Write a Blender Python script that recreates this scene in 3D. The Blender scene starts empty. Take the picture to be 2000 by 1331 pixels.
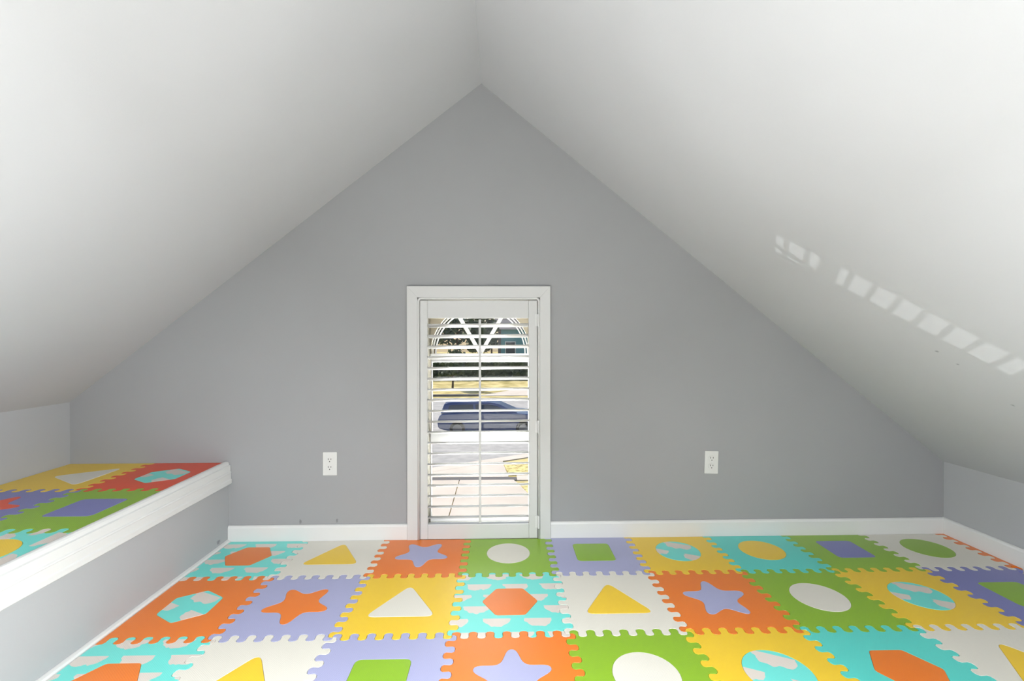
import bpy, bmesh, math, random
from mathutils import Vector, Matrix
random.seed(7)
C = bpy.context.scene.collection
PI = math.pi
rad = math.radians

# ------------------------------------------------------------------ camera
cam_d = bpy.data.cameras.new('camera'); cam = bpy.data.objects.new('camera', cam_d); C.objects.link(cam)
cam_d.sensor_width = 36.0; cam_d.lens = 911.13/2000*36; cam_d.clip_start = .02; cam_d.clip_end = 500
cam.location = (0, 0, 1.0158)
cam.rotation_euler = (rad(90-.305), rad(.07), rad(-1.354))
bpy.context.scene.camera = cam

# ------------------------------------------------------------------ world, sun, lamps, exposure
SUN_STRENGTH = 6.0; SKY_STRENGTH = .16; ROOM_FILL_W = 2; FILL_LAMP_W = 1; UP_W = 15; DOWN_L = 138; DOWN_R = 92; GLINT_W = 4200; BOUNCE_W = 6000
w = bpy.data.worlds.new('world'); bpy.context.scene.world = w; w.use_nodes = True
nt = w.node_tree; bg = nt.nodes['Background']
sky = nt.nodes.new('ShaderNodeTexSky'); sky.sky_type = 'NISHITA'; sky.sun_disc = False
sky.sun_elevation = rad(42); sky.sun_rotation = rad(-40); sky.air_density = 1.0; sky.dust_density = 1.5
nt.links.new(sky.outputs[0], bg.inputs[0]); bg.inputs[1].default_value = SKY_STRENGTH

def aim(o, direction):
    o.rotation_euler = Vector(direction).to_track_quat('-Z', 'Y').to_euler()
sd = bpy.data.lights.new('sun', 'SUN'); sd.energy = SUN_STRENGTH; sd.angle = rad(.6); sd.color = (1, .95, .88)
so = bpy.data.objects.new('sun', sd); C.objects.link(so); so.location = (-20, 20, 30); aim(so, (.55, -.5, -.68))

def point_lamp(name, loc, watt, radius, color=(.96, .98, 1)):
    d = bpy.data.lights.new(name, 'POINT'); d.energy = watt; d.shadow_soft_size = radius; d.color = color
    o = bpy.data.objects.new(name, d); C.objects.link(o); o.location = loc; return o
point_lamp('room_fill', (-.05, -.27, 1.1), ROOM_FILL_W, .22)  # added fill light behind the camera, not a fitting of the room
# added fill light behind the camera, washing the sloped ceilings
ud = bpy.data.lights.new('fill_up', 'AREA'); ud.shape = 'RECTANGLE'; ud.size = 1.6; ud.size_y = .7; ud.energy = UP_W; ud.color = (.95, .98, 1)
uo = bpy.data.objects.new('fill_up', ud); C.objects.link(uo); uo.location = (-.1, -.55, .55); aim(uo, (0, -.05, 1))
# unseen fill lamps added for floor and side walls, one turned to each side
for dx_, dir_, wt in ((.35, (-.75, -.22, -1), DOWN_L), (-.25, (.55, -.22, -1), DOWN_R)):
    dd = bpy.data.lights.new('fill_down', 'AREA'); dd.shape = 'RECTANGLE'; dd.size = .8; dd.size_y = .7; dd.energy = wt; dd.color = (.94, .975, 1)
    do = bpy.data.objects.new('fill_down', dd); C.objects.link(do); do.location = (dx_, -.44, 1.04); aim(do, dir_)
# added area lamp below the window, standing in for sunlight off the paving
bd = bpy.data.lights.new('bounce_fill', 'AREA'); bd.shape = 'RECTANGLE'; bd.size = 9.0; bd.size_y = 5.0; bd.energy = BOUNCE_W; bd.color = (1, .98, .94)
bo = bpy.data.objects.new('bounce_fill', bd); C.objects.link(bo); bo.location = (-.6, 5.6, -2.95); aim(bo, (0, 0, 1))
# sunlight thrown back up through the window by the glass of a car parked below on the left
gd = bpy.data.lights.new('sun_glint', 'SPOT'); gd.energy = GLINT_W; gd.spot_size = rad(8); gd.spot_blend = .1; gd.shadow_soft_size = .02
go = bpy.data.objects.new('sun_glint', gd); C.objects.link(go); go.location = (-13.2, 10.1, -2.3); aim(go, Vector((.06, 2.36, .62))-go.location)

vs = bpy.context.scene.view_settings
bpy.context.scene.display_settings.display_device = 'sRGB'
vs.view_transform = 'Standard'; vs.look = 'None'; vs.gamma = 1; vs.use_curve_mapping = False
vs.exposure = 0.13

# ------------------------------------------------------------------ helpers
def link(o, parent=None):
    C.objects.link(o)
    if parent is not None: o.parent = parent
    return o
def tag(o, label=None, cat=None, group=None, kind=None):
    if label: o['label'] = label
    if cat: o['category'] = cat
    if group: o['group'] = group
    if kind: o['kind'] = kind
    return o
def empty(name, loc=(0, 0, 0), rot=(0, 0, 0), parent=None):
    o = bpy.data.objects.new(name, None); o.location = loc; o.rotation_euler = rot; o.empty_display_size = .1
    return link(o, parent)
def finish(name, bm, mats, parent=None, smooth=False, bevel=0, seg=2, loc=None, rot=None):
    bmesh.ops.recalc_face_normals(bm, faces=bm.faces)
    me = bpy.data.meshes.new(name); bm.to_mesh(me); bm.free()
    for m in (mats if isinstance(mats, (list, tuple)) else [mats]): me.materials.append(m)
    o = bpy.data.objects.new(name, me); link(o, parent)
    if loc is not None: o.location = loc
    if rot is not None: o.rotation_euler = rot
    if smooth:
        for p in me.polygons: p.use_smooth = True
    if bevel:
        b = o.modifiers.new('bevel', 'BEVEL'); b.width = bevel; b.segments = seg; b.limit_method = 'ANGLE'; b.angle_limit = rad(40)
        b.harden_normals = False
    return o
def box(bm, x0, x1, y0, y1, z0, z1, mi=0):
    v = [bm.verts.new(p) for p in ((x0,y0,z0),(x1,y0,z0),(x1,y1,z0),(x0,y1,z0),(x0,y0,z1),(x1,y0,z1),(x1,y1,z1),(x0,y1,z1))]
    for f in ((0,3,2,1),(4,5,6,7),(0,1,5,4),(1,2,6,5),(2,3,7,6),(3,0,4,7)):
        bm.faces.new([v[i] for i in f]).material_index = mi
    return v
def boxo(name, b, mats, parent=None, bevel=0, **k):
    bm = bmesh.new(); box(bm, *b); return finish(name, bm, mats, parent, bevel=bevel, **k)
def prism(bm, pts, axis, a, b, mi=0):
    """pts 2-D; axis 'y': (x,z) swept in y; 'z': (x,y) swept in z; 'x': (y,z) swept in x"""
    def P(p, t): return {'y': (p[0], t, p[1]), 'z': (p[0], p[1], t), 'x': (t, p[0], p[1])}[axis]
    A = [bm.verts.new(P(p, a)) for p in pts]; B = [bm.verts.new(P(p, b)) for p in pts]; n = len(pts)
    fs = [bm.faces.new(A), bm.faces.new(B[::-1])]
    for i in range(n): fs.append(bm.faces.new((A[i], B[i], B[(i+1) % n], A[(i+1) % n])))
    for f in fs: f.material_index = mi
def holed(bm, outer, inner, axis, a, b, mi=0):
    """prism of outer outline with one inner hole (None for solid), triangulated caps"""
    def P(p, t): return {'y': (p[0], t, p[1]), 'z': (p[0], p[1], t)}[axis]
    rings = [outer] + ([inner] if inner else [])
    lo, hi = [], []
    for t, store in ((a, lo), (b, hi)):
        edges = []
        for r in rings:
            vs_ = [bm.verts.new(P(p, t)) for p in r]; store.append(vs_)
            for i in range(len(vs_)): edges.append(bm.edges.new((vs_[i], vs_[(i+1) % len(vs_)])))
        bmesh.ops.triangle_fill(bm, use_beauty=True, use_dissolve=False, edges=edges)
    for L, Hh in zip(lo, hi):
        n = len(L)
        for i in range(n): bm.faces.new((L[i], L[(i+1) % n], Hh[(i+1) % n], Hh[i]))
def tube(bm, pts, r, n=8, closed=False):
    rings = []
    pts = [Vector(p) for p in pts]
    for i, p in enumerate(pts):
        a = pts[max(i-1, 0)]; b = pts[min(i+1, len(pts)-1)]
        t = (b-a).normalized(); up = Vector((0, 1, 0)) if abs(t.y) < .9 else Vector((1, 0, 0))
        s = t.cross(up).normalized(); q = s.cross(t)
        rr = r[i] if isinstance(r, (list, tuple)) else r
        rings.append([bm.verts.new(p + s*math.cos(2*PI*k/n)*rr + q*math.sin(2*PI*k/n)*rr) for k in range(n)])
    for A, B in zip(rings, rings[1:]):
        for k in range(n): bm.faces.new((A[k], A[(k+1) % n], B[(k+1) % n], B[k]))
    bm.faces.new(rings[0][::-1]); bm.faces.new(rings[-1])

# ------------------------------------------------------------------ materials
def mat(name, col, rough=.6, spec=.3, metal=0):
    m = bpy.data.materials.new(name); m.use_nodes = True; b = m.node_tree.nodes['Principled BSDF']
    b.inputs['Base Color'].default_value = (*col, 1); b.inputs['Roughness'].default_value = rough
    b.inputs['Specular IOR Level'].default_value = spec; b.inputs['Metallic'].default_value = metal
    return m
def nodes(m): return m.node_tree.nodes, m.node_tree.links, m.node_tree.nodes['Principled BSDF']
def add_bump(m, scale, strength, dist=.001, detail=3):
    N, L, b = nodes(m); tc = N.new('ShaderNodeTexCoord'); n = N.new('ShaderNodeTexNoise'); n.inputs['Scale'].default_value = scale; n.inputs['Detail'].default_value = detail
    bp = N.new('ShaderNodeBump'); bp.inputs['Strength'].default_value = strength; bp.inputs['Distance'].default_value = dist
    L.new(tc.outputs['Object'], n.inputs['Vector']); L.new(n.outputs['Fac'], bp.inputs['Height']); L.new(bp.outputs[0], b.inputs['Normal'])
def mottled(m, c1, c2, scale, detail=4, lo=.35, hi=.65, stretch=None):
    N, L, b = nodes(m); tc = N.new('ShaderNodeTexCoord'); n = N.new('ShaderNodeTexNoise'); n.inputs['Scale'].default_value = scale; n.inputs['Detail'].default_value = detail
    src = tc.outputs['Object']
    if stretch:
        mp = N.new('ShaderNodeMapping'); mp.inputs['Scale'].default_value = stretch; L.new(src, mp.inputs[0]); src = mp.outputs[0]
    r = N.new('ShaderNodeValToRGB'); r.color_ramp.elements[0].position = lo; r.color_ramp.elements[1].position = hi
    r.color_ramp.elements[0].color = (*c1, 1); r.color_ramp.elements[1].color = (*c2, 1)
    L.new(src, n.inputs['Vector']); L.new(n.outputs['Fac'], r.inputs[0]); L.new(r.outputs[0], b.inputs['Base Color'])
    return r
def paint(name, col, marks=()):
    """matt wall paint with roller texture; marks = scuffs (x,y,z,radius) that have a place of their own"""
    m = mat(name, col, .75, .2); N, L, b = nodes(m)
    r = mottled(m, [c*.975 for c in col], [min(1, c*1.02) for c in col], 1.3, 3)
    add_bump(m, 260, .12, .0008)
    src = r.outputs[0]
    g = N.new('ShaderNodeNewGeometry')
    for (x, y, z, rr, sx) in marks:
        s = N.new('ShaderNodeVectorMath'); s.operation = 'SUBTRACT'; s.inputs[1].default_value = (x, y, z); L.new(g.outputs['Position'], s.inputs[0])
        k = N.new('ShaderNodeVectorMath'); k.operation = 'MULTIPLY'; k.inputs[1].default_value = sx; L.new(s.outputs[0], k.inputs[0])
        nz = N.new('ShaderNodeTexNoise'); nz.inputs['Scale'].default_value = 90; L.new(g.outputs['Position'], nz.inputs['Vector'])
        ln = N.new('ShaderNodeVectorMath'); ln.operation = 'LENGTH'; L.new(k.outputs[0], ln.inputs[0])
        ad = N.new('ShaderNodeMath'); ad.operation = 'MULTIPLY_ADD'; ad.inputs[1].default_value = rr*1.6; L.new(nz.outputs['Fac'], ad.inputs[0]); L.new(ln.outputs['Value'], ad.inputs[2])
        mr = N.new('ShaderNodeMapRange'); mr.inputs['From Min'].default_value = rr*1.2; mr.inputs['From Max'].default_value = rr*1.9; mr.inputs['To Min'].default_value = .5; mr.inputs['To Max'].default_value = 0
        L.new(ad.outputs[0], mr.inputs['Value'])
        mx = N.new('ShaderNodeMixRGB'); L.new(mr.outputs[0], mx.inputs[0]); L.new(src, mx.inputs[1]); mx.inputs[2].default_value = (.09, .09, .1, 1); src = mx.outputs[0]
    L.new(src, b.inputs['Base Color'])
    return m

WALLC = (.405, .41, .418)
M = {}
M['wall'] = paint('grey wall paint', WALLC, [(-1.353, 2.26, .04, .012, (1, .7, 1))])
M['gable'] = paint('grey gable paint with shade', (.318, .320, .324), [(-1.0, 2.345, .10, .008, (1, 1, .6)), (-.82, 2.345, .105, .009, (1.4, 1, .8))])  # wall grey lowered: the dimmer light on this wall is in the colour
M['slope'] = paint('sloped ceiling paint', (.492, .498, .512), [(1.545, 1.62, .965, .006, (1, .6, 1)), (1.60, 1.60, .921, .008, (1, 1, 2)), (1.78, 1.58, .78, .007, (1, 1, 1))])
M['white'] = mat('white trim paint', (.67, .67, .655), .35, .45); add_bump(M['white'], 60, .05)
M['casing'] = mat('white casing paint with shade', (.56, .56, .55), .4, .4)  # the trim white again, darkened for the weaker light around the window
M['shutter'] = mat('white shutter enamel', (.56, .56, .55), .3, .5)
M['jamb'] = mat('left jamb paint with shade', (.16, .15, .12), .7)  # shade on the left jamb put into its colour; the right one stays white
M['tan'] = mat('tan arch panel', (.50, .45, .35), .6)
M['sash'] = mat('white vinyl sash', (.82, .82, .82), .3, .5)
M['outlet'] = mat('white outlet plastic', (.64, .64, .62), .3, .5)
M['slot'] = mat('dark slot', (.02, .02, .02), .6)
M['chrome'] = mat('painted hinge metal', (.64, .64, .63), .35, .5)
M['sub'] = mat('pale vinyl underfloor', (.55, .53, .49), .5)
M['grime'] = mat('dusty caulk', (.33, .31, .29), .9)

# glass: clear with a faint green tint and surface reflection
def glass(name, tint, refl=1.0):
    m = bpy.data.materials.new(name); m.use_nodes = True; N = m.node_tree.nodes; L = m.node_tree.links; N.clear()
    o = N.new('ShaderNodeOutputMaterial'); t = N.new('ShaderNodeBsdfTransparent'); t.inputs[0].default_value = (*tint, 1)
    g = N.new('ShaderNodeBsdfGlossy'); g.inputs['Roughness'].default_value = .02
    f = N.new('ShaderNodeFresnel'); f.inputs[0].default_value = 1.45; mx = N.new('ShaderNodeMixShader')
    ge = N.new('ShaderNodeNewGeometry'); iv = N.new('ShaderNodeMath'); iv.operation = 'SUBTRACT'; iv.inputs[0].default_value = 1; L.new(ge.outputs['Backfacing'], iv.inputs[1])
    ml = N.new('ShaderNodeMath'); ml.operation = 'MULTIPLY'; L.new(f.outputs[0], ml.inputs[0]); L.new(iv.outputs[0], ml.inputs[1])
    L.new(ml.outputs[0], mx.inputs[0]); L.new(t.outputs[0], mx.inputs[1]); L.new(g.outputs[0], mx.inputs[2]); L.new(mx.outputs[0], o.inputs[0])
    return m
M['glass'] = glass('window glass', (.94, .95, .95))

# foam: fine diagonal woven relief pressed into every tile
FOAM = {'orange': (.80, .195, .018), 'red': (.76, .06, .008), 'yellow': (.84, .56, .03), 'cream': (.73, .70, .62), 'green': (.25, .45, .022),
        'lilac': (.38, .39, .60), 'violet': (.19, .20, .47), 'teal': (.10, .64, .57), 'sky': (.16, .72, .65)}
def foam(name, col, cloud=False):
    m = mat(name, col, .33, .65); N, L, b = nodes(m)
    uv = N.new('ShaderNodeUVMap'); uv.uv_map = 'UVMap'
    def wave(rot):
        mp = N.new('ShaderNodeMapping'); mp.inputs['Rotation'].default_value = (0, 0, rot); L.new(uv.outputs[0], mp.inputs[0])
        wv = N.new('ShaderNodeTexWave'); wv.wave_type = 'BANDS'; wv.inputs['Scale'].default_value = 75; wv.inputs['Distortion'].default_value = 0; L.new(mp.outputs[0], wv.inputs['Vector']); return wv
    a, c = wave(rad(38)), wave(rad(-52))
    mn = N.new('ShaderNodeMath'); mn.operation = 'MULTIPLY'; L.new(a.outputs['Fac'], mn.inputs[0]); L.new(c.outputs['Fac'], mn.inputs[1])
    bp = N.new('ShaderNodeBump'); bp.inputs['Strength'].default_value = .35; bp.inputs['Distance'].default_value = .0006; L.new(mn.outputs[0], bp.inputs['Height']); L.new(bp.outputs[0], b.inputs['Normal'])
    if cloud:
        # printed clouds: flat-topped puffs on a staggered lattice, in the tile's own UV metres
        def math_(op, x, y=None, z=None):
            n = N.new('ShaderNodeMath'); n.operation = op
            for i, q in enumerate((x, y, z)):
                if q is None: continue
                if isinstance(q, (int, float)): n.inputs[i].default_value = q
                else: L.new(q, n.inputs[i])
            return n.outputs[0]
        sp = N.new('ShaderNodeSeparateXYZ')
        nz = N.new('ShaderNodeTexNoise'); nz.inputs['Scale'].default_value = 38; nz.inputs['Detail'].default_value = 1; L.new(uv.outputs[0], nz.inputs['Vector'])
        L.new(uv.outputs[0], sp.inputs[0]); X, Y = sp.outputs[0], sp.outputs[1]
        ry = math_('DIVIDE', math_('ADD', Y, 8.05), .078); row = math_('FLOOR', ry); fy = math_('SUBTRACT', ry, row)
        odd = math_('MODULO', row, 2)
        rx = math_('DIVIDE', math_('ADD', X, 8.0), .150); rx = math_('ADD', rx, math_('MULTIPLY', odd, .5)); fx = math_('FRACT', rx)
        dx = math_('MULTIPLY', math_('SUBTRACT', fx, .5), .150/.050)
        dy = math_('MULTIPLY', math_('SUBTRACT', .78, fy), .078/.044)         # 0 at the flat top
        d2 = math_('ADD', math_('POWER', math_('ABSOLUTE', dx), 2.6), math_('POWER', math_('ABSOLUTE', dy), 2.0))
        d2 = math_('ADD', d2, math_('MULTIPLY', math_('SUBTRACT', nz.outputs['Fac'], .5), 1.3))
        ins = math_('MULTIPLY', math_('LESS_THAN', d2, 1.0), math_('GREATER_THAN', dy, -.04))
        mx = N.new('ShaderNodeMixRGB'); L.new(ins, mx.inputs[0]); mx.inputs[1].default_value = (*col, 1); mx.inputs[2].default_value = (.70, .63, .57, 1)
        L.new(mx.outputs[0], b.inputs['Base Color'])
    return m
for k, c in FOAM.items(): M[k] = foam(k + ' foam', c, k == 'sky')

# ------------------------------------------------------------------ room shell
YW, YB = 2.345, -2.7          # gable wall face, rear wall face
XL, XR = -2.122, 2.278        # knee walls
SAG = .0085                    # the platform drops slightly away from the gable wall
XP, ZP = -1.353, .3885         # platform riser and deck height
RX, RZ = -.097, 2.291         # ridge
ZL, ZR = .702, .377           # tops of the knee walls
sl = (RZ-ZL)/(RX-XL); sr = (RZ-ZR)/(XR-RX)
OX0, OX1, OZ1 = -.410, .190, 1.214   # window opening

boxo('floor', (XL-.3, XR+.3, YB-.2, YW+.15, -.25, 0), M['sub'])['kind'] = 'structure'
bm = bmesh.new()
top = [(XL-.25, ZL-.25*sl), (RX, RZ), (XR+.25, ZR-.25*sr)]
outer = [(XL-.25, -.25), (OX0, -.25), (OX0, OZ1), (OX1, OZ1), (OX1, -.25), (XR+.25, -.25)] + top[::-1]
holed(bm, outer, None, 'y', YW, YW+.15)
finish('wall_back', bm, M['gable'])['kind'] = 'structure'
bm = bmesh.new(); prism(bm, [(XL-.25, -.25), (XR+.25, -.25)] + top[::-1], 'y', YB-.15, YB); finish('wall_front', bm, M['wall'])['kind'] = 'structure'
boxo('wall_left', (XL-.12, XL, YB, YW, 0, ZL+.02), M['wall'])['kind'] = 'structure'
boxo('wall_right', (XR, XR+.12, YB, YW, 0, ZR+.02), M['wall'])['kind'] = 'structure'
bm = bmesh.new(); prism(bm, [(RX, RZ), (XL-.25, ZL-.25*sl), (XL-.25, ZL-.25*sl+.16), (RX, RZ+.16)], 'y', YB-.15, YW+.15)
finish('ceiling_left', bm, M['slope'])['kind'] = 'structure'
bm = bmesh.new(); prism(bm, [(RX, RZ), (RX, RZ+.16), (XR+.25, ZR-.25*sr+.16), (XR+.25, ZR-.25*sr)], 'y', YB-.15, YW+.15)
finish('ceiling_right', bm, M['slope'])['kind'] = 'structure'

# raised platform on the left, boxed in
boxo('wall_platform', (XP-.02, XP, YB, YW, 0, .33), M['wall'])['kind'] = 'structure'
fp = boxo('floor_platform', (XL, XP-.0005, YB, YW, .365, ZP), M['sub']); fp['kind'] = 'structure'; fp.rotation_euler.x = SAG; fp.location.z = -SAG*YW
bm = bmesh.new()
prof = [(XP, .296), (-1.3375, .296), (-1.335, .299), (-1.335, .317), (-1.3385, .3215), (-1.3385, .347), (-1.3365, .350), (-1.3375, .354), (-1.341, .357),
        (-1.341, .386), (-1.347, .389), (-1.349, .3995), (-1.355, .405), (-1.362, .4065), (-1.369, .405), (-1.3715, .402), (-1.3715, ZP), (XP, ZP)]
prism(bm, prof, 'y', YB, YW-.001); t1 = finish('trim_1', bm, M['white']); t1['kind'] = 'structure'; t1.rotation_euler.x = SAG; t1.location.z = -SAG*YW
# thin strip at the foot of the riser
bm = bmesh.new(); prism(bm, [(XP, 0), (XP+.016, 0), (XP+.016, .012), (XP+.012, .018), (XP+.004, .021), (XP, .021)], 'y', YB, YW-.014)
finish('baseboard_platform', bm, M['white'])['kind'] = 'structure'

def bb_profile(h, t=.014): return [(0, 0), (t, 0), (t, h-.012), (t-.003, h-.004), (t-.008, h), (0, h)]
def baseboard(name, x0, x1, h):
    bm = bmesh.new(); prism(bm, [(YW-a, b) for a, b in bb_profile(h)], 'x', x0, x1); o = finish(name, bm, M['white'], bevel=.002); o['kind'] = 'structure'; return o
baseboard('baseboard_back_left', XP+.001, -.467, .087)
baseboard('baseboard_back_right', .2475, XR, .091)
bm = bmesh.new(); prism(bm, [(XR-a, b) for a, b in bb_profile(.092)], 'y', YB, YW); finish('baseboard_right', bm, M['white'])['kind'] = 'structure'

# ------------------------------------------------------------------ window and its arched upper light
W = empty('window_1', ((OX0+OX1)/2, YW, 0)); W['kind'] = 'structure'
W['label'] = 'tall narrow window with a half-round upper light behind the shutter'
def wl(b): x0, x1, y0, y1, z0, z1 = b; cx = (OX0+OX1)/2; return (x0-cx, x1-cx, y0-YW, y1-YW, z0, z1)
# casing: two legs and a mitred head
cx = (OX0+OX1)/2
def casing(pts):
    bm = bmesh.new(); prism(bm, [(x-cx, z) for x, z in pts], 'y', -.019, 0); return finish('casing', bm, M['casing'], W, bevel=.0012)
casing([(-.467, 0), (-.4155, 0), (-.4155, 1.219), (-.467, 1.2745)])
casing([(.247, 0), (.247, 1.2745), (.1955, 1.219), (.1955, 0)])
casing([(-.467, 1.2745), (-.4155, 1.219), (.1955, 1.219), (.247, 1.2745)])
# deep jambs behind the shutter
JX0, JX1 = -.371, .150
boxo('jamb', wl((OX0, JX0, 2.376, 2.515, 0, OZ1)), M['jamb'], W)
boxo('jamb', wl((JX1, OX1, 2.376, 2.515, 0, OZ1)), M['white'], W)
boxo('sill', wl((JX0, JX1, 2.376, 2.53, 0, .052)), M['white'], W, bevel=.003)
boxo('head', wl((JX0, JX1, 2.376, 2.515, 1.20, OZ1)), M['tan'], W)
# arched upper part
AX, AZ, AR = -.108, .934, .262
Y0, Y1 = 2.462, 2.492
arc = [(AX+AR*math.cos(t), AZ+AR*math.sin(t)) for t in [PI*i/40 for i in range(41)]]
bm = bmesh.new()
outl = [(JX0, .905), (JX1, .905), (JX1, 1.20), (JX0, 1.20)]
inn = [(max(min(x, JX1-.006), JX0+.004), z) for x, z in arc]
holed(bm, [(x-cx, z) for x, z in outl], [(x-cx, z) for x, z in inn], 'y', Y0-YW, Y1-YW)
finish('arch_panel', bm, M['tan'], W)
def ring(r0, r1, y0, y1, m, name):
    bm = bmesh.new(); n = 40
    pts = [(AX+r1*math.cos(PI*i/n), AZ+r1*math.sin(PI*i/n)) for i in range(n+1)] + [(AX+r0*math.cos(PI*i/n), AZ+r0*math.sin(PI*i/n)) for i in range(n, -1, -1)]
    pts = [(max(min(x, JX1-.001), JX0+.001)-cx, z) for x, z in pts]
    A = [bm.verts.new((x, y0-YW, z)) for x, z in pts]; B = [bm.verts.new((x, y1-YW, z)) for x, z in pts]; k = n+1
    for i in range(n):
        a, b_, c, d = i, i+1, 2*k-2-i, 2*k-1-i
        bm.faces.new((A[a], A[b_], A[c], A[d])); bm.faces.new((B[d], B[c], B[b_], B[a]))
        bm.faces.new((A[a], B[a], B[b_], A[b_])); bm.faces.new((A[d], A[c], B[c], B[d]))
    bmesh.ops.remove_doubles(bm, verts=bm.verts, dist=1e-6)
    finish(name, bm, m, W)
ring(.246, .252, 2.452, 2.470, M['sash'], 'arch_moulding')
ring(.233, .238, 2.458, 2.478, M['sash'], 'arch_moulding')
boxo('transom_bar', wl((JX0, JX1, 2.452, 2.497, .905, .934)), M['sash'], W, bevel=.003)
for sgn in (-1, 1):                                                 # two spokes fanning from the hub
    a = rad(90 + sgn*30); dv = Vector((math.cos(a), 0, math.sin(a))); nv = Vector((-dv.z, 0, dv.x))*.0095
    bm = bmesh.new(); p0 = Vector((AX-cx, 0, AZ))+dv*.0; p1 = p0+dv*.243
    q = [p0+nv, p1+nv, p1-nv, p0-nv]; prism(bm, [(v.x, v.z) for v in q], 'y', 2.466-YW, 2.482-YW); finish('muntin', bm, M['sash'], W)
# one more thin bar in the left fan segment
bm = bmesh.new(); holed(bm, [(x-cx, z) for x, z in arc], None, 'y', 2.473-YW, 2.477-YW); finish('arch_pane', bm, M['glass'], W)
# lower double-hung sashes
def sash(z0, z1, y, name='sash'):
    t = .005
    o = boxo('stile', wl((JX0+.001, JX0+t, y, y+.028, z0, z1)), M['sash'], W, bevel=.002)
    boxo('stile', wl((JX1-t, JX1-.001, y, y+.028, z0, z1)), M['sash'], W, bevel=.002)
    boxo('pane', wl((JX0+t, JX1-t, y+.012, y+.016, z0, z1)), M['glass'], W)
sash(.518, .905, 2.482, 'stile'); sash(.075, .46, 2.452, 'stile')
boxo('meeting_rail', wl((JX0, JX1, 2.445, 2.482, .461, .518)), M['sash'], W, bevel=.004)
boxo('top_rail', wl((JX0, JX1, 2.482, 2.51, .888, .905)), M['sash'], W, bevel=.002)
boxo('bottom_rail', wl((JX0, JX1, 2.452, 2.48, .052, .070)), M['sash'], W, bevel=.002)

# ------------------------------------------------------------------ louvred shutter
S = empty('plantation_shutter', (.186, 2.345, 0))
tag(S, 'white louvred interior shutter with open slats covering the tall narrow window', 'shutter')
def sx(b): return (b[0]-.186, b[1]-.186, b[2]-2.345, b[3]-2.345, b[4], b[5])
PY0, PY1 = 2.331, 2.359
SX0, SX1, SZ0, SZ1 = -.4035, .1815, .011, 1.204
LX0, LX1, LZ0, LZ1 = -.366, .139, .086, 1.115
def sh(name, b, bevel=.003): return boxo(name, sx(b), M['shutter'], S, bevel=bevel)
sh('stile', (SX0, LX0, PY0, PY1, SZ0, SZ1)); sh('stile', (LX1, SX1, PY0, PY1, SZ0, SZ1))
sh('top_rail', (LX0, LX1, PY0, PY1, LZ1, SZ1)); sh('bottom_rail', (LX0, LX1, PY0, PY1, SZ0, LZ0))
# rounded frame bead around three sides
pts = []
r0 = .018; a, b_, c = -.4115, .1905, 1.2145
pts.append((a, .011)); pts.append((a, c-r0))
for i in range(1, 6): t = PI - i*PI/12*1.0; pts.append((a+r0+r0*math.cos(PI-i*PI/12), c-r0+r0*math.sin(PI-i*PI/12)))
pts.append((a+r0, c)); pts.append((b_-r0, c))
for i in range(1, 6): pts.append((b_-r0+r0*math.cos(PI/2-i*PI/12), c-r0+r0*math.sin(PI/2-i*PI/12)))
pts.append((b_, c-r0)); pts.append((b_, .011))
bm = bmesh.new(); tube(bm, [(x-.186, 2.330-2.345, z) for x, z in pts], .0062, 10); finish('frame', bm, M['shutter'], S, smooth=True)
bm = bmesh.new()
for q in ((-.4165, -.4045, .011, 1.2165), (.1835, .1965, .011, 1.2165), (-.4165, .1965, 1.2065, 1.2185)): box(bm, q[0]-.186, q[1]-.186, -.010, .012, q[2], q[3])
finish('frame_strip', bm, M['shutter'], S)
# louvres: elliptical slats, room edge tipped up
lw, lt, n = .0315, .0052, 14
lm = None; zc = 1.079
tilt = rad(14)
for i in range(19):
    z = 1.079 - i*(1.079-.116)/18
    if lm is None:
        bm = bmesh.new(); L_ = (LX1-LX0-.004)/2
        prism(bm, [(lw*math.cos(2*PI*k/n), lt*math.sin(2*PI*k/n)) for k in range(n)], 'x', -L_, L_)
        o = finish('louver', bm, M['shutter'], S, smooth=False)
        for p in o.data.polygons: p.use_smooth = len(p.vertices) == 4
        lm = o.data
    else:
        o = bpy.data.objects.new('louver', lm); link(o, S)
    o.location = ((LX0+LX1)/2-.186, .004, z); o.rotation_euler = (-tilt, rad(-.45), 0)
# tilt rod in front of the slats
bm = bmesh.new(); box(bm, -.1105-.186, -.0985-.186, -.037, -.029, .098, 1.108); finish('tilt_rod', bm, M['shutter'], S, bevel=.0025)
for z in (1.105, .572, .095):
    bm = bmesh.new(); tube(bm, [(.1865-.186, -.022, z-.032), (.1865-.186, -.022, z+.032)], .0048, 10)
    box(bm, .170-.186, .1865-.186, -.0165, -.0145, z-.030, z+.030); finish('hinge', bm, M['chrome'], S)

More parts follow.
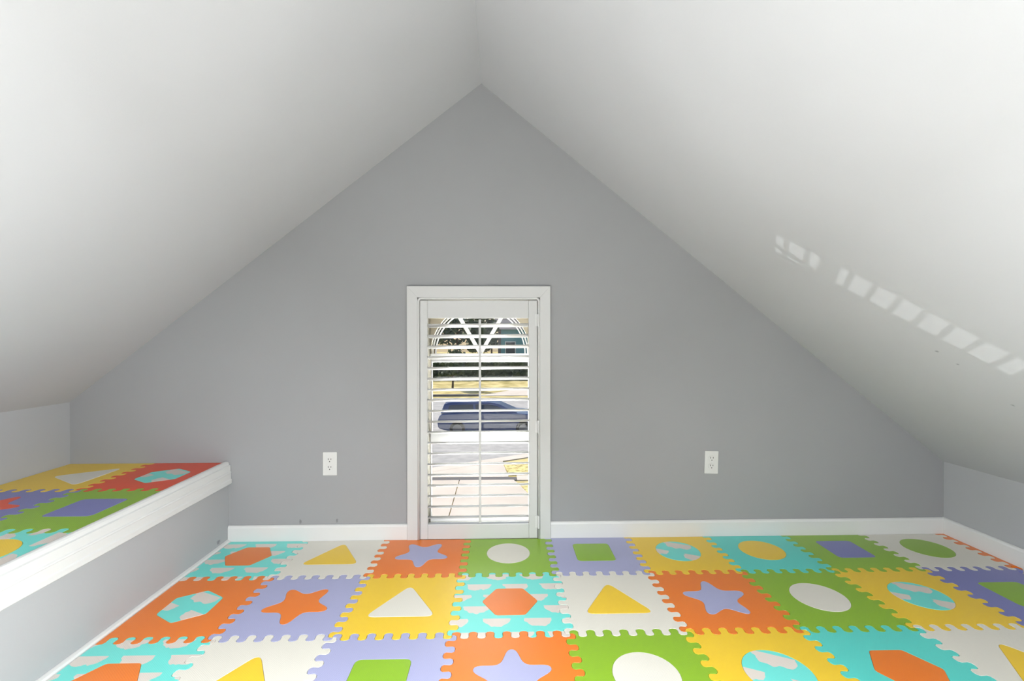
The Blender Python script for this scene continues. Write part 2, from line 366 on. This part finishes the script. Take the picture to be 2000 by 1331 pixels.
# ------------------------------------------------------------------ outlets
def slab_round(bm, w_, h_, r, y0, y1, n=5):
    pts = []
    for qx, qz, a0 in ((1, 1, 0), (-1, 1, 90), (-1, -1, 180), (1, -1, 270)):
        for k in range(n+1):
            t = rad(a0 + 90*k/n); pts.append((qx*(w_/2-r)+r*math.cos(t), qz*(h_/2-r)+r*math.sin(t)))
    prism(bm, pts, 'y', y0, y1)
def outlet(x, z, roll, label):
    o = empty('wall_outlet', (x, YW, z), (0, roll, 0)); tag(o, label, 'outlet')
    bm = bmesh.new(); slab_round(bm, .070, .1165, .004, -.0055, 0); finish('cover_plate', bm, M['outlet'], o, bevel=.0025)
    for dz in (.0195, -.0195):
        bm = bmesh.new(); slab_round(bm, .033, .029, .012, -.0075, -.0050); r = finish('receptacle', bm, M['outlet'], o, bevel=.0006); r.location = (0, 0, dz)
        for dx, hh in ((-.0064, .0085), (.0064, .0070)):
            boxo('slot', (dx-.0014, dx+.0014, -.0078, -.0070, .0045-hh/2, .0045+hh/2), M['slot'], r)
        bm = bmesh.new(); prism(bm, [(.0026*math.cos(2*PI*k/12), -.0075+.0026*math.sin(2*PI*k/12)) for k in range(12)], 'y', -.0078, -.0070); finish('ground_hole', bm, M['slot'], r)
    bm = bmesh.new(); prism(bm, [(.0028*math.cos(2*PI*k/12), .0028*math.sin(2*PI*k/12)) for k in range(12)], 'y', -.0066, -.0050); finish('screw', bm, M['outlet'], o)
outlet(-.853, .390, 0, 'white electrical outlet on the grey wall left of the window')
outlet(1.068, .383, rad(1.8), 'slightly crooked white electrical outlet on the grey wall right of the window')

# ------------------------------------------------------------------ foam floor tiles
S_ = .4; NP = 7; P_ = S_/NP; AMP = .0185; KK = .115
def wave_pts(length=S_, amp=AMP, periods=NP, k=KK, res=12):
    out = []; P = length/periods
    for i in range(periods*res+1):
        t = i/res; e = 1.0
        out.append((P*(t - k*math.sin(4*PI*t)), amp*math.sin(2*PI*t)))
    return out
def h_seam(x0, y, L=S_):      # west -> east, first lobe to +y
    return [(x0+a, y+b) for a, b in wave_pts(L)]
def v_seam(x, y0, L=S_):      # south -> north, first lobe to -x
    return [(x-b, y0+a) for a, b in wave_pts(L)]
def rounded(pts, d, n=4):
    out = []; N_ = len(pts)
    for i in range(N_):
        p = Vector(pts[i]); a = Vector(pts[i-1]); b = Vector(pts[(i+1) % N_])
        pa = p+(a-p).normalized()*min(d, (a-p).length*.48); pb = p+(b-p).normalized()*min(d, (b-p).length*.48)
        for k in range(n+1):
            t = k/n; out.append(tuple(pa*(1-t)**2 + p*2*t*(1-t) + pb*t*t))
    return out
def shape_pts(kind, rot=0, s=1.0):
    if kind == 'circle': pts = [(.101*math.cos(2*PI*i/48), .101*math.sin(2*PI*i/48)) for i in range(48)]
    elif kind == 'square': pts = rounded([(.088, .088), (-.088, .088), (-.088, -.088), (.088, -.088)], .022)
    elif kind == 'hexagon': pts = rounded([(.107*math.cos(i*PI/3), .104*math.sin(i*PI/3)) for i in range(6)], .010)
    elif kind == 'triangle': pts = rounded([(0, .125), (-.130, -.090), (.130, -.090)], .040, 6)
    elif kind == 'star':
        raw = []
        for i in range(5):
            a = PI/2 + i*2*PI/5
            for off in (-.11, .11): raw.append((.126*math.cos(a+off), .126*math.sin(a+off)))
            raw.append((.064*math.cos(a+PI/5), .064*math.sin(a+PI/5)))
        pts = rounded(raw, .026, 5)
    c, q = math.cos(rot), math.sin(rot)
    return [((x*c-y*q)*s, (x*q+y*c)*s) for x, y in pts]
def inset(pts, d):
    n = len(pts); out = []
    area = sum(pts[i][0]*pts[(i+1) % n][1]-pts[(i+1) % n][0]*pts[i][1] for i in range(n))
    sg = 1 if area > 0 else -1
    for i in range(n):
        a = Vector(pts[i-1]); b = Vector(pts[(i+1) % n]); t = b-a
        if t.length < 1e-9: out.append(pts[i]); continue
        t.normalize(); nn = Vector((-t.y, t.x))*sg; out.append((pts[i][0]+nn.x*d, pts[i][1]+nn.y*d))
    return out
def dedupe(pts, e=2e-4):
    out = []
    for p in pts:
        if not out or math.hypot(p[0]-out[-1][0], p[1]-out[-1][1]) > e: out.append(p)
    if math.hypot(out[0][0]-out[-1][0], out[0][1]-out[-1][1]) < e: out.pop()
    return out
TH = .0105; GAP = .0007
def uvs(o, ox, oy, rot, sc=1.0):
    me = o.data; l = me.uv_layers.new(name='UVMap'); c, q = math.cos(rot), math.sin(rot)
    for lp in me.loops:
        v = me.vertices[lp.vertex_index].co; x, y = v.x, v.y
        l.data[lp.index].uv = ((x*c-y*q)*sc+ox, (x*q+y*c)*sc+oy)
def tile(X0, Y0, z, base, ins, shape, label, group, srot=0, lim=(None, None, None, None), free=(), icen=None, uvrot=0, uvi=0, uo=(0, 0)):
    """X0,Y0 = south-west lattice corner; lim = (xmin,xmax,ymin,ymax) clip against walls (straight cut edge)"""
    xmin, xmax, ymin, ymax = lim
    def side(pts, straight, axis):
        return straight if straight else pts
    sw, se, ne, nw = (X0, Y0), (X0+S_, Y0), (X0+S_, Y0+S_), (X0, Y0+S_)
    if xmin is not None: sw = (xmin, sw[1]); nw = (xmin, nw[1])
    if xmax is not None: se = (xmax, se[1]); ne = (xmax, ne[1])
    if ymax is not None: nw = (nw[0], ymax); ne = (ne[0], ymax)
    def cut(seq):
        return [p for p in seq if (xmin is None or p[0] > xmin+.0012) and (xmax is None or p[0] < xmax-.0012) and (ymin is None or p[1] > ymin+.0012) and (ymax is None or p[1] < ymax-.0012)]
    def yat(seq, x):   # seam height where it meets the cut, nearest in x
        return min(seq, key=lambda p: abs(p[0]-x))[1]
    south = h_seam(X0, Y0); north = h_seam(X0, Y0+S_); west = v_seam(X0, Y0); east = v_seam(X0+S_, Y0)
    loop = []
    # south
    s = cut(south)
    if xmin is not None: s = [(xmin, s[0][1])] + s
    if xmax is not None: s = s + [(xmax, s[-1][1])]
    loop += s
    if xmax is None:
        e = cut(east)
        if ymax is not None: e = e + [(e[-1][0], ymax)]
        loop += e
    if ymax is None:
        nn = cut(north)
        if xmin is not None: nn = [(xmin, nn[0][1])] + nn
        if xmax is not None: nn = nn + [(xmax, nn[-1][1])]
        loop += nn[::-1]
    else:
        if xmax is not None: loop.append((xmax, ymax))
        if xmin is not None: loop.append((xmin, ymax))
    if xmin is None:
        ww = cut(west)
        if ymax is not None: ww = ww + [(ww[-1][0], ymax)]
        loop += ww[::-1]
    loop = inset(dedupe(loop), GAP)
    cxx, cyy = (X0+S_/2, Y0+S_/2) if icen is None else icen
    out = [(x-cxx, y-cyy) for x, y in loop]
    hole = shape_pts(shape, srot) if shape else None
    bm = bmesh.new(); holed(bm, out, hole, 'z', 0, TH)
    o = finish('play_mat_tile', bm, M[base], loc=(cxx, cyy, z)); tag(o, label, 'foam tile', group, 'thing')
    b = o.modifiers.new('soft_edge', 'BEVEL'); b.width = .0008; b.segments = 2; b.limit_method = 'ANGLE'; b.angle_limit = rad(60)
    uvs(o, uo[0], uo[1], uvrot)
    if shape:
        ip = inset(hole, .0007 if sum(hole[i][0]*hole[(i+1) % len(hole)][1]-hole[(i+1) % len(hole)][0]*hole[i][1] for i in range(len(hole))) else 0)
        bm = bmesh.new(); holed(bm, ip, None, 'z', 0.0002, TH+.0002)
        c = finish(shape+'_insert', bm, M[ins], o); c['label'] = {'sky': 'sky blue cloud-print', 'cream': 'cream', 'violet': 'dark violet'}.get(ins, ins) + ' ' + shape + ' insert'
        b = c.modifiers.new('soft_edge', 'BEVEL'); b.width = .0011; b.segments = 2; b.limit_method = 'ANGLE'; b.angle_limit = rad(60)
        uvs(c, .03, .06, uvi, .8)
    return o
GX, GY1 = -1.367, 1.976        # lattice origin, seam between the wall row and the second row
xl, xr, yb = XP+.0185, XR-.0150, YW-.0148
R1, R2, R3 = 'along the window wall', 'second row from the window wall', "cut by the photo's bottom edge"
GRP = 'interlocking foam tiles on the lower floor'
cn = {'sky': 'sky blue cloud-print'}
HEX90 = rad(90)
rows = [
 (GY1, R1, [('sky', 'orange', 'hexagon', 0), ('cream', 'yellow', 'triangle', 0), ('orange', 'lilac', 'star', PI), ('green', 'cream', 'circle', 0), ('lilac', 'green', 'square', 0),
            ('yellow', 'sky', 'circle', 0), ('teal', 'yellow', 'circle', 0), ('green', 'violet', 'square', 0), ('cream', 'green', 'circle', 0), ('orange', None, None, 0)]),
 (GY1-.4, R2, [('orange', 'sky', 'hexagon', HEX90), ('lilac', 'orange', 'star', PI), ('yellow', 'cream', 'triangle', 0), ('sky', 'orange', 'hexagon', 0), ('cream', 'yellow', 'triangle', 0),
            ('orange', 'lilac', 'star', 0), ('green', 'cream', 'circle', 0), ('yellow', 'sky', 'circle', 0), ('violet', 'green', 'square', 0)]),
 (GY1-.8, R3, [('sky', 'orange', 'hexagon', 0), ('cream', 'yellow', 'triangle', 0), ('lilac', 'green', 'square', 0), ('orange', 'lilac', 'star', 0), ('green', 'cream', 'circle', 0),
            ('yellow', 'sky', 'circle', 0), ('teal', 'orange', 'hexagon', 0), ('cream', 'yellow', 'triangle', 1e-9)]),
]
for ri, (y0, where, items) in enumerate(rows):
    for ci, (b0, i0, shp, rot) in enumerate(items):
        x0 = GX+.4*ci
        lim = (xl if ci == 0 else None, xr if ci == 9 else None, None, yb if ri == 0 else None)
        nm = cn.get(b0, b0)
        if (ri, ci) == (1, 4): where = R2
        if shp: lab = '%s foam tile with %s %s insert, %s' % (nm, {'sky': 'cloud-print'}.get(i0, i0), shp, where)
        if rot == 1e-9: lab = "cream foam tile with yellow triangle insert, in the photo's bottom right corner"
        if not shp: lab = 'narrow cut strip of orange foam tile against the right baseboard in the far corner'
        tile(x0, y0, 0, b0, i0, shp, lab, GRP, srot=rot, lim=lim, uvi=rad(25) if i0 == 'sky' else 0)
# platform tiles
PX, PY = -1.727, 1.945
PG = 'foam tiles on the raised platform'
pl, pr = XL+.003, -1.3735
def ptile(x0, y0, *a, **k):
    o = tile(x0, y0, ZP, *a, **k); o.rotation_euler.x = SAG; o.location.z -= SAG*(YW-o.location.y); return o
ptile(PX-.4, PY, 'yellow', 'cream', 'triangle', 'yellow foam tile with cream triangle, in the far left corner of the raised platform', PG, srot=rad(90), lim=(pl, None, None, YW-.002), icen=(-1.89, 2.138), uvi=0)
ptile(PX, PY, 'red', 'sky', 'hexagon', 'red foam tile with cloud-print hexagon, at the far end of the raised platform', PG, srot=HEX90, lim=(None, pr, None, YW-.002), icen=(-1.525, 2.139), uvi=rad(30))
ptile(PX-.4, PY-.4, 'violet', 'red', 'star', 'violet foam tile with red star on the platform, cut by the left picture edge', PG, lim=(pl, None, None, None), icen=(-1.91, 1.75), srot=rad(-10))
ptile(PX, PY-.4, 'green', 'violet', 'square', 'green foam tile with violet square, on the raised platform', PG, lim=(None, pr, None, None), icen=(-1.527, 1.753))
ptile(PX, PY-.8, 'sky', 'yellow', 'circle', 'sky blue cloud-print foam tile with yellow circle, on the raised platform', PG, lim=(None, pr, None, None), icen=(-1.532, 1.385), uvrot=rad(-90))

# ------------------------------------------------------------------ outside, seen through the slats
GZ = -3.1; HC = 1.0158-GZ
def g(px, py):
    d = 911.13*HC/(py-660.7); return ((px-978.5)/911.13*d, d)
M['lawn'] = mat('dry winter lawn', (.5, .42, .15), .95, .1); mottled(M['lawn'], (.34, .28, .10), (.66, .54, .26), .9, 8, .35, .62)
M['asphalt'] = mat('grey asphalt', (.26, .25, .24), .9, .2); mottled(M['asphalt'], (.33, .32, .31), (.42, .40, .385), 3, 8)
M['concrete'] = mat('pale concrete', (.60, .54, .47), .85, .2); mottled(M['concrete'], (.56, .49, .42), (.63, .55, .48), 1.2, 6)
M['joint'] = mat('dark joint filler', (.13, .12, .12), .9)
M['straw'] = mat('straw coloured grass', (.55, .45, .15), .95, .1); mottled(M['straw'], (.32, .26, .10), (.80, .66, .30), 9, 6, .35, .6)
M['bark'] = mat('bark', (.08, .055, .04), .9, .1); add_bump(M['bark'], 12, .6, .02)
M['leaf'] = mat('dark evergreen leaves', (.035, .06, .025), .7, .3); mottled(M['leaf'], (.018, .035, .018), (.08, .11, .04), 1.5, 3)
M['leaf2'] = mat('blue green leaves', (.05, .09, .07), .7, .3); mottled(M['leaf2'], (.03, .055, .045), (.09, .14, .11), 1.5, 3)
M['car'] = mat('dark blue car paint', (.030, .055, .16), .22, .6)
M['carglass'] = mat('dark car glass', (.02, .03, .05), .05, .8)
M['tyre'] = mat('black tyre', (.02, .02, .02), .8)
M['rim'] = mat('grey wheel rim', (.10, .10, .12), .4, .5, .3)
M['siding'] = mat('pale teal house siding', (.16, .36, .42), .7)
M['roof'] = mat('grey shingle roof', (.16, .15, .15), .9)

boxo('ground', (-80, 80, 3, 140, GZ-.3, GZ), M['lawn'])['kind'] = 'structure'
def slab(name, pts, z, m, parent=None, h=.06):
    bm = bmesh.new(); prism(bm, pts, 'z', GZ-.05, GZ+z); return finish(name, bm, m, parent)
ra, rb = g(845, 915), g(1033, 888)
k = (rb[1]-ra[1])/(rb[0]-ra[0])
def yr(x): return ra[1]+k*(x-ra[0])
slab('road', [(-60, yr(-12)), (-12, yr(-12)), (rb[0], rb[1]), (12, yr(6)), (60, yr(6)), (60, 33), (-60, 31)], .01, M['asphalt'])['kind'] = 'structure'
D = empty('driveway', (0, 0, 0)); D['kind'] = 'structure'
e1 = [g(1010, 946), g(1026, 962), g(1036, 972)]
yN = g(900, 940)[1]; yF = g(900, 934)[1]
jx = -1.20
slab('concrete_slab', [(-6, 3), (jx-.012, 3), (jx-.012, yN), (-6, yN)], .03, M['concrete'], D)
slab('concrete_slab', [(jx+.012, 3), (1.1, 3), e1[2], e1[1], e1[0], (e1[0][0]-.1, yN), (jx+.012, yN)], .03, M['concrete'], D)
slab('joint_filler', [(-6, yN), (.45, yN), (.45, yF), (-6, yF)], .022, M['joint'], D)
ap = [(-6, yF), g(993, 931), g(982, 908), (g(982, 905)[0], yr(g(982, 905)[0])-.5), (-6, yr(-6)-.5)]
xc = ra[0]+(yF+.505-ra[1])/k
slab('concrete_slab', [(xc, yF), (g(993, 931)[0], yF), g(982, 907), (g(982, 904)[0], yr(g(982, 904)[0])-.505)], .03, M['concrete'], D)
slab('sidewalk_slab', [(e1[0][0]-.1, yN-.02), (14, yN-.02), (14, g(1000, 931)[1]), (.46, g(1000, 931)[1]), (.46, yN-.02)], .028, M['concrete'], D)
slab('kerb', [(-12, yr(-12)-.5), (6, yr(6)-.5), (6, yr(6)), (-12, yr(-12))], .032, M['concrete'], D)
v = slab('grass_verge', [g(983, 908), (8, g(983, 908)[1]+.2), (8, g(993, 930)[1]), g(994, 930)], .04, M['straw']); v['kind'] = 'stuff'; tag(v, 'patch of straw coloured grass beside the driveway kerb', 'grass')
v = slab('grass_verge', [g(1012, 947), (8, g(1012, 947)[1]), (8, 6), g(1040, 975)], .04, M['straw']); v['kind'] = 'stuff'; tag(v, 'straw coloured lawn corner beside the near driveway', 'grass')
slab('driveway_far', [(g(935, 769)[0], 33.1), (9, 33.1), (10, 37.8), (g(1000, 764)[0], 36.6)], .03, M['concrete'])['kind'] = 'structure'
slab('kerb_far', [(-40, 31.6), (-1.6, 33.0), (-1.6, 33.4), (-40, 32.0)], .12, M['joint'])['kind'] = 'structure'

# parked car, side on
CAR = empty('parked_car', (-.45, 20.6, GZ-.06)); tag(CAR, 'dark blue car parked side-on on the street beyond the driveway', 'car')
body = [(-2.2, .35), (-2.25, .62), (-2.15, .92), (-1.95, .98), (-1.2, 1.02), (.9, 1.0), (1.75, .93), (2.15, .78), (2.25, .5), (2.2, .3), (1.75, .25), (-1.8, .25)]
bm = bmesh.new(); prism(bm, rounded(body, .10, 3), 'y', -.88, .88); finish('body', bm, M['car'], CAR, bevel=.05, seg=3)
cab = [(-2.12, .98), (-1.98, 1.36), (-1.7, 1.43), (-.1, 1.43), (.38, 1.34), (1.15, .98)]
def cabin(name, pts, w0, w1, m, zlo, zhi):
    bm = bmesh.new(); A = []; B = []
    for x, z in pts:
        t = (z-.98)/.44; ww = w0+(w1-w0)*t
        A.append(bm.verts.new((x, -ww, z))); B.append(bm.verts.new((x, ww, z)))
    n_ = len(pts); bm.faces.new(A); bm.faces.new(B[::-1])
    for i in range(n_): bm.faces.new((A[i], B[i], B[(i+1) % n_], A[(i+1) % n_]))
    return finish(name, bm, m, CAR, bevel=.03)
cabin('cabin', cab, .80, .60, M['car'], 0, 0)
cabin('side_window', [(-1.85, 1.04), (-1.75, 1.31), (-.75, 1.34), (-.7, 1.04)], .815, .625, M['carglass'], 0, 0)
cabin('side_window', [(-.62, 1.04), (-.66, 1.34), (-.12, 1.34), (.27, 1.27), (.78, 1.04)], .815, .625, M['carglass'], 0, 0)
for wx in (-1.4, 1.4):
    for wy in (-.80, .80):
        bm = bmesh.new(); prism(bm, [(.32*math.cos(2*PI*q/24), .32*math.sin(2*PI*q/24)) for q in range(24)], 'y', -.1, .1); wh = finish('wheel', bm, M['tyre'], CAR, bevel=.02, loc=(wx, wy, .33))
        bm = bmesh.new(); prism(bm, [(.2*math.cos(2*PI*q/16), .2*math.sin(2*PI*q/16)) for q in range(16)], 'y', -.115, .115); finish('rim', bm, M['rim'], wh)

# trees beyond the street
def tree(x, y, h, r, m, label, zc=.62, n=700, leaf=.45, trunk=.16):
    t = empty('tree', (x, y, GZ)); tag(t, label, 'tree', 'trees beyond the street')
    bm = bmesh.new(); tube(bm, [(0, 0, -.05), (.05, 0, h*.3), (-.04, .05, h*.6), (0, 0, h*.85)], [trunk, trunk*.8, trunk*.5, trunk*.2], 8)
    for kx in range(5):
        a = kx*1.3; z0 = h*(.32+.08*kx); tube(bm, [(0, 0, z0), (math.cos(a)*r*.4, math.sin(a)*r*.4, z0+h*.1), (math.cos(a)*r*.75, math.sin(a)*r*.75, z0+h*.2)], [trunk*.4, trunk*.25, trunk*.1], 6)
    finish('trunk', bm, M['bark'], t, smooth=True)
    bm = bmesh.new(); rnd = random.Random(int(x*31+y*7))
    blobs = [(Vector((rnd.uniform(-.6, .6)*r, rnd.uniform(-.6, .6)*r, h*zc+rnd.uniform(-.5, .5)*h*(1-zc)*1.2)), r*rnd.uniform(.35, .55)) for _ in range(11)]
    for i in range(n):
        c_, br = blobs[i % len(blobs)]; d = Vector((rnd.gauss(0, 1), rnd.gauss(0, 1), rnd.gauss(0, 1))).normalized(); p = c_+d*br*rnd.uniform(.6, 1.05)
        q = Vector((rnd.gauss(0, 1), rnd.gauss(0, 1), rnd.gauss(0, 1))).normalized(); s1 = d.cross(q).normalized()*leaf*rnd.uniform(.5, 1); s2 = d.cross(s1).normalized()*leaf*rnd.uniform(.4, .8)+d*leaf*.2
        bm.faces.new([bm.verts.new(p-s1), bm.verts.new(p-s2), bm.verts.new(p+s1), bm.verts.new(p+s2)])
    finish('crown', bm, m, t)
def gx(px, d): return (px-978.5)/911.13*d
tree(gx(884, 37.2), 37.2, 3.6, 1.3, M['leaf'], 'small dark tree on the dry lawn across the street, seen through the left slats', zc=.58, n=420, leaf=.22, trunk=.09)
tree(gx(830, 56), 56, 9.0, 3.2, M['leaf'], 'leftmost large evergreen beyond the dry lawn')
tree(gx(893, 63), 63, 10.5, 2.9, M['leaf2'], 'blue green tree behind the small tree across the street')
tree(gx(940, 51), 51, 7.6, 2.2, M['leaf'], 'large dark tree behind the tilt rod of the shutter')
tree(gx(850, 70), 70, 12, 4.2, M['leaf'], 'very tall dark tree far behind, left of the others', n=1100)
tree(gx(960, 78), 78, 15, 5.0, M['leaf'], 'tallest dark tree, far behind the teal house', n=1500)
tree(gx(1075, 95), 95, 14, 4.0, M['leaf2'], 'tall blue green tree far behind at the right', n=1100)
# hedge
HB = random.Random(4); bm = bmesh.new()
for i in range(2600):
    p = Vector((HB.uniform(-14, 9), 46.5+HB.uniform(-.7, .7), GZ+HB.uniform(0, 2.0)**1.0)); s = .28
    a = Vector((HB.gauss(0, 1), HB.gauss(0, 1), HB.gauss(0, 1))).normalized()*s; b2 = a.orthogonal().normalized()*s*HB.uniform(.5, 1)
    bm.faces.new([bm.verts.new(p-a), bm.verts.new(p-b2), bm.verts.new(p+a), bm.verts.new(p+b2)])
for i in range(12): box(bm, -14+i*1.92, -12.1+i*1.92, 46.2, 46.8, GZ, GZ+1.7+.1*(i % 3))
hd = finish('hedge', bm, M['leaf']); tag(hd, 'long dark hedge along the far side of the dry lawn', 'hedge', kind='stuff')
# house
Hs = empty('neighbour_house', (4.4, 57, GZ)); tag(Hs, 'pale teal house beyond the trees, seen through the upper right slats', 'house')
boxo('wall', (-4.6, 8, 0, 8, 0, 5.2), M['siding'], Hs)
bm = bmesh.new(); prism(bm, [(-.6, 5.15), (8.6, 5.15), (4, 6.9)], 'x', -5.2, 8.6); finish('roof', bm, M['roof'], Hs)
for xx in (-3.9, -.6, 2.4):
    fr = boxo('window', (xx, xx+1.3, -.06, 0, 1.9, 3.7), M['sash'], Hs); boxo('pane', (xx+.1, xx+1.2, -.08, -.03, 2.0, 3.6), M['carglass'], fr)
boxo('corner_post', (-4.75, -4.4, -.12, .1, 0, 5.2), M['joint'], Hs)
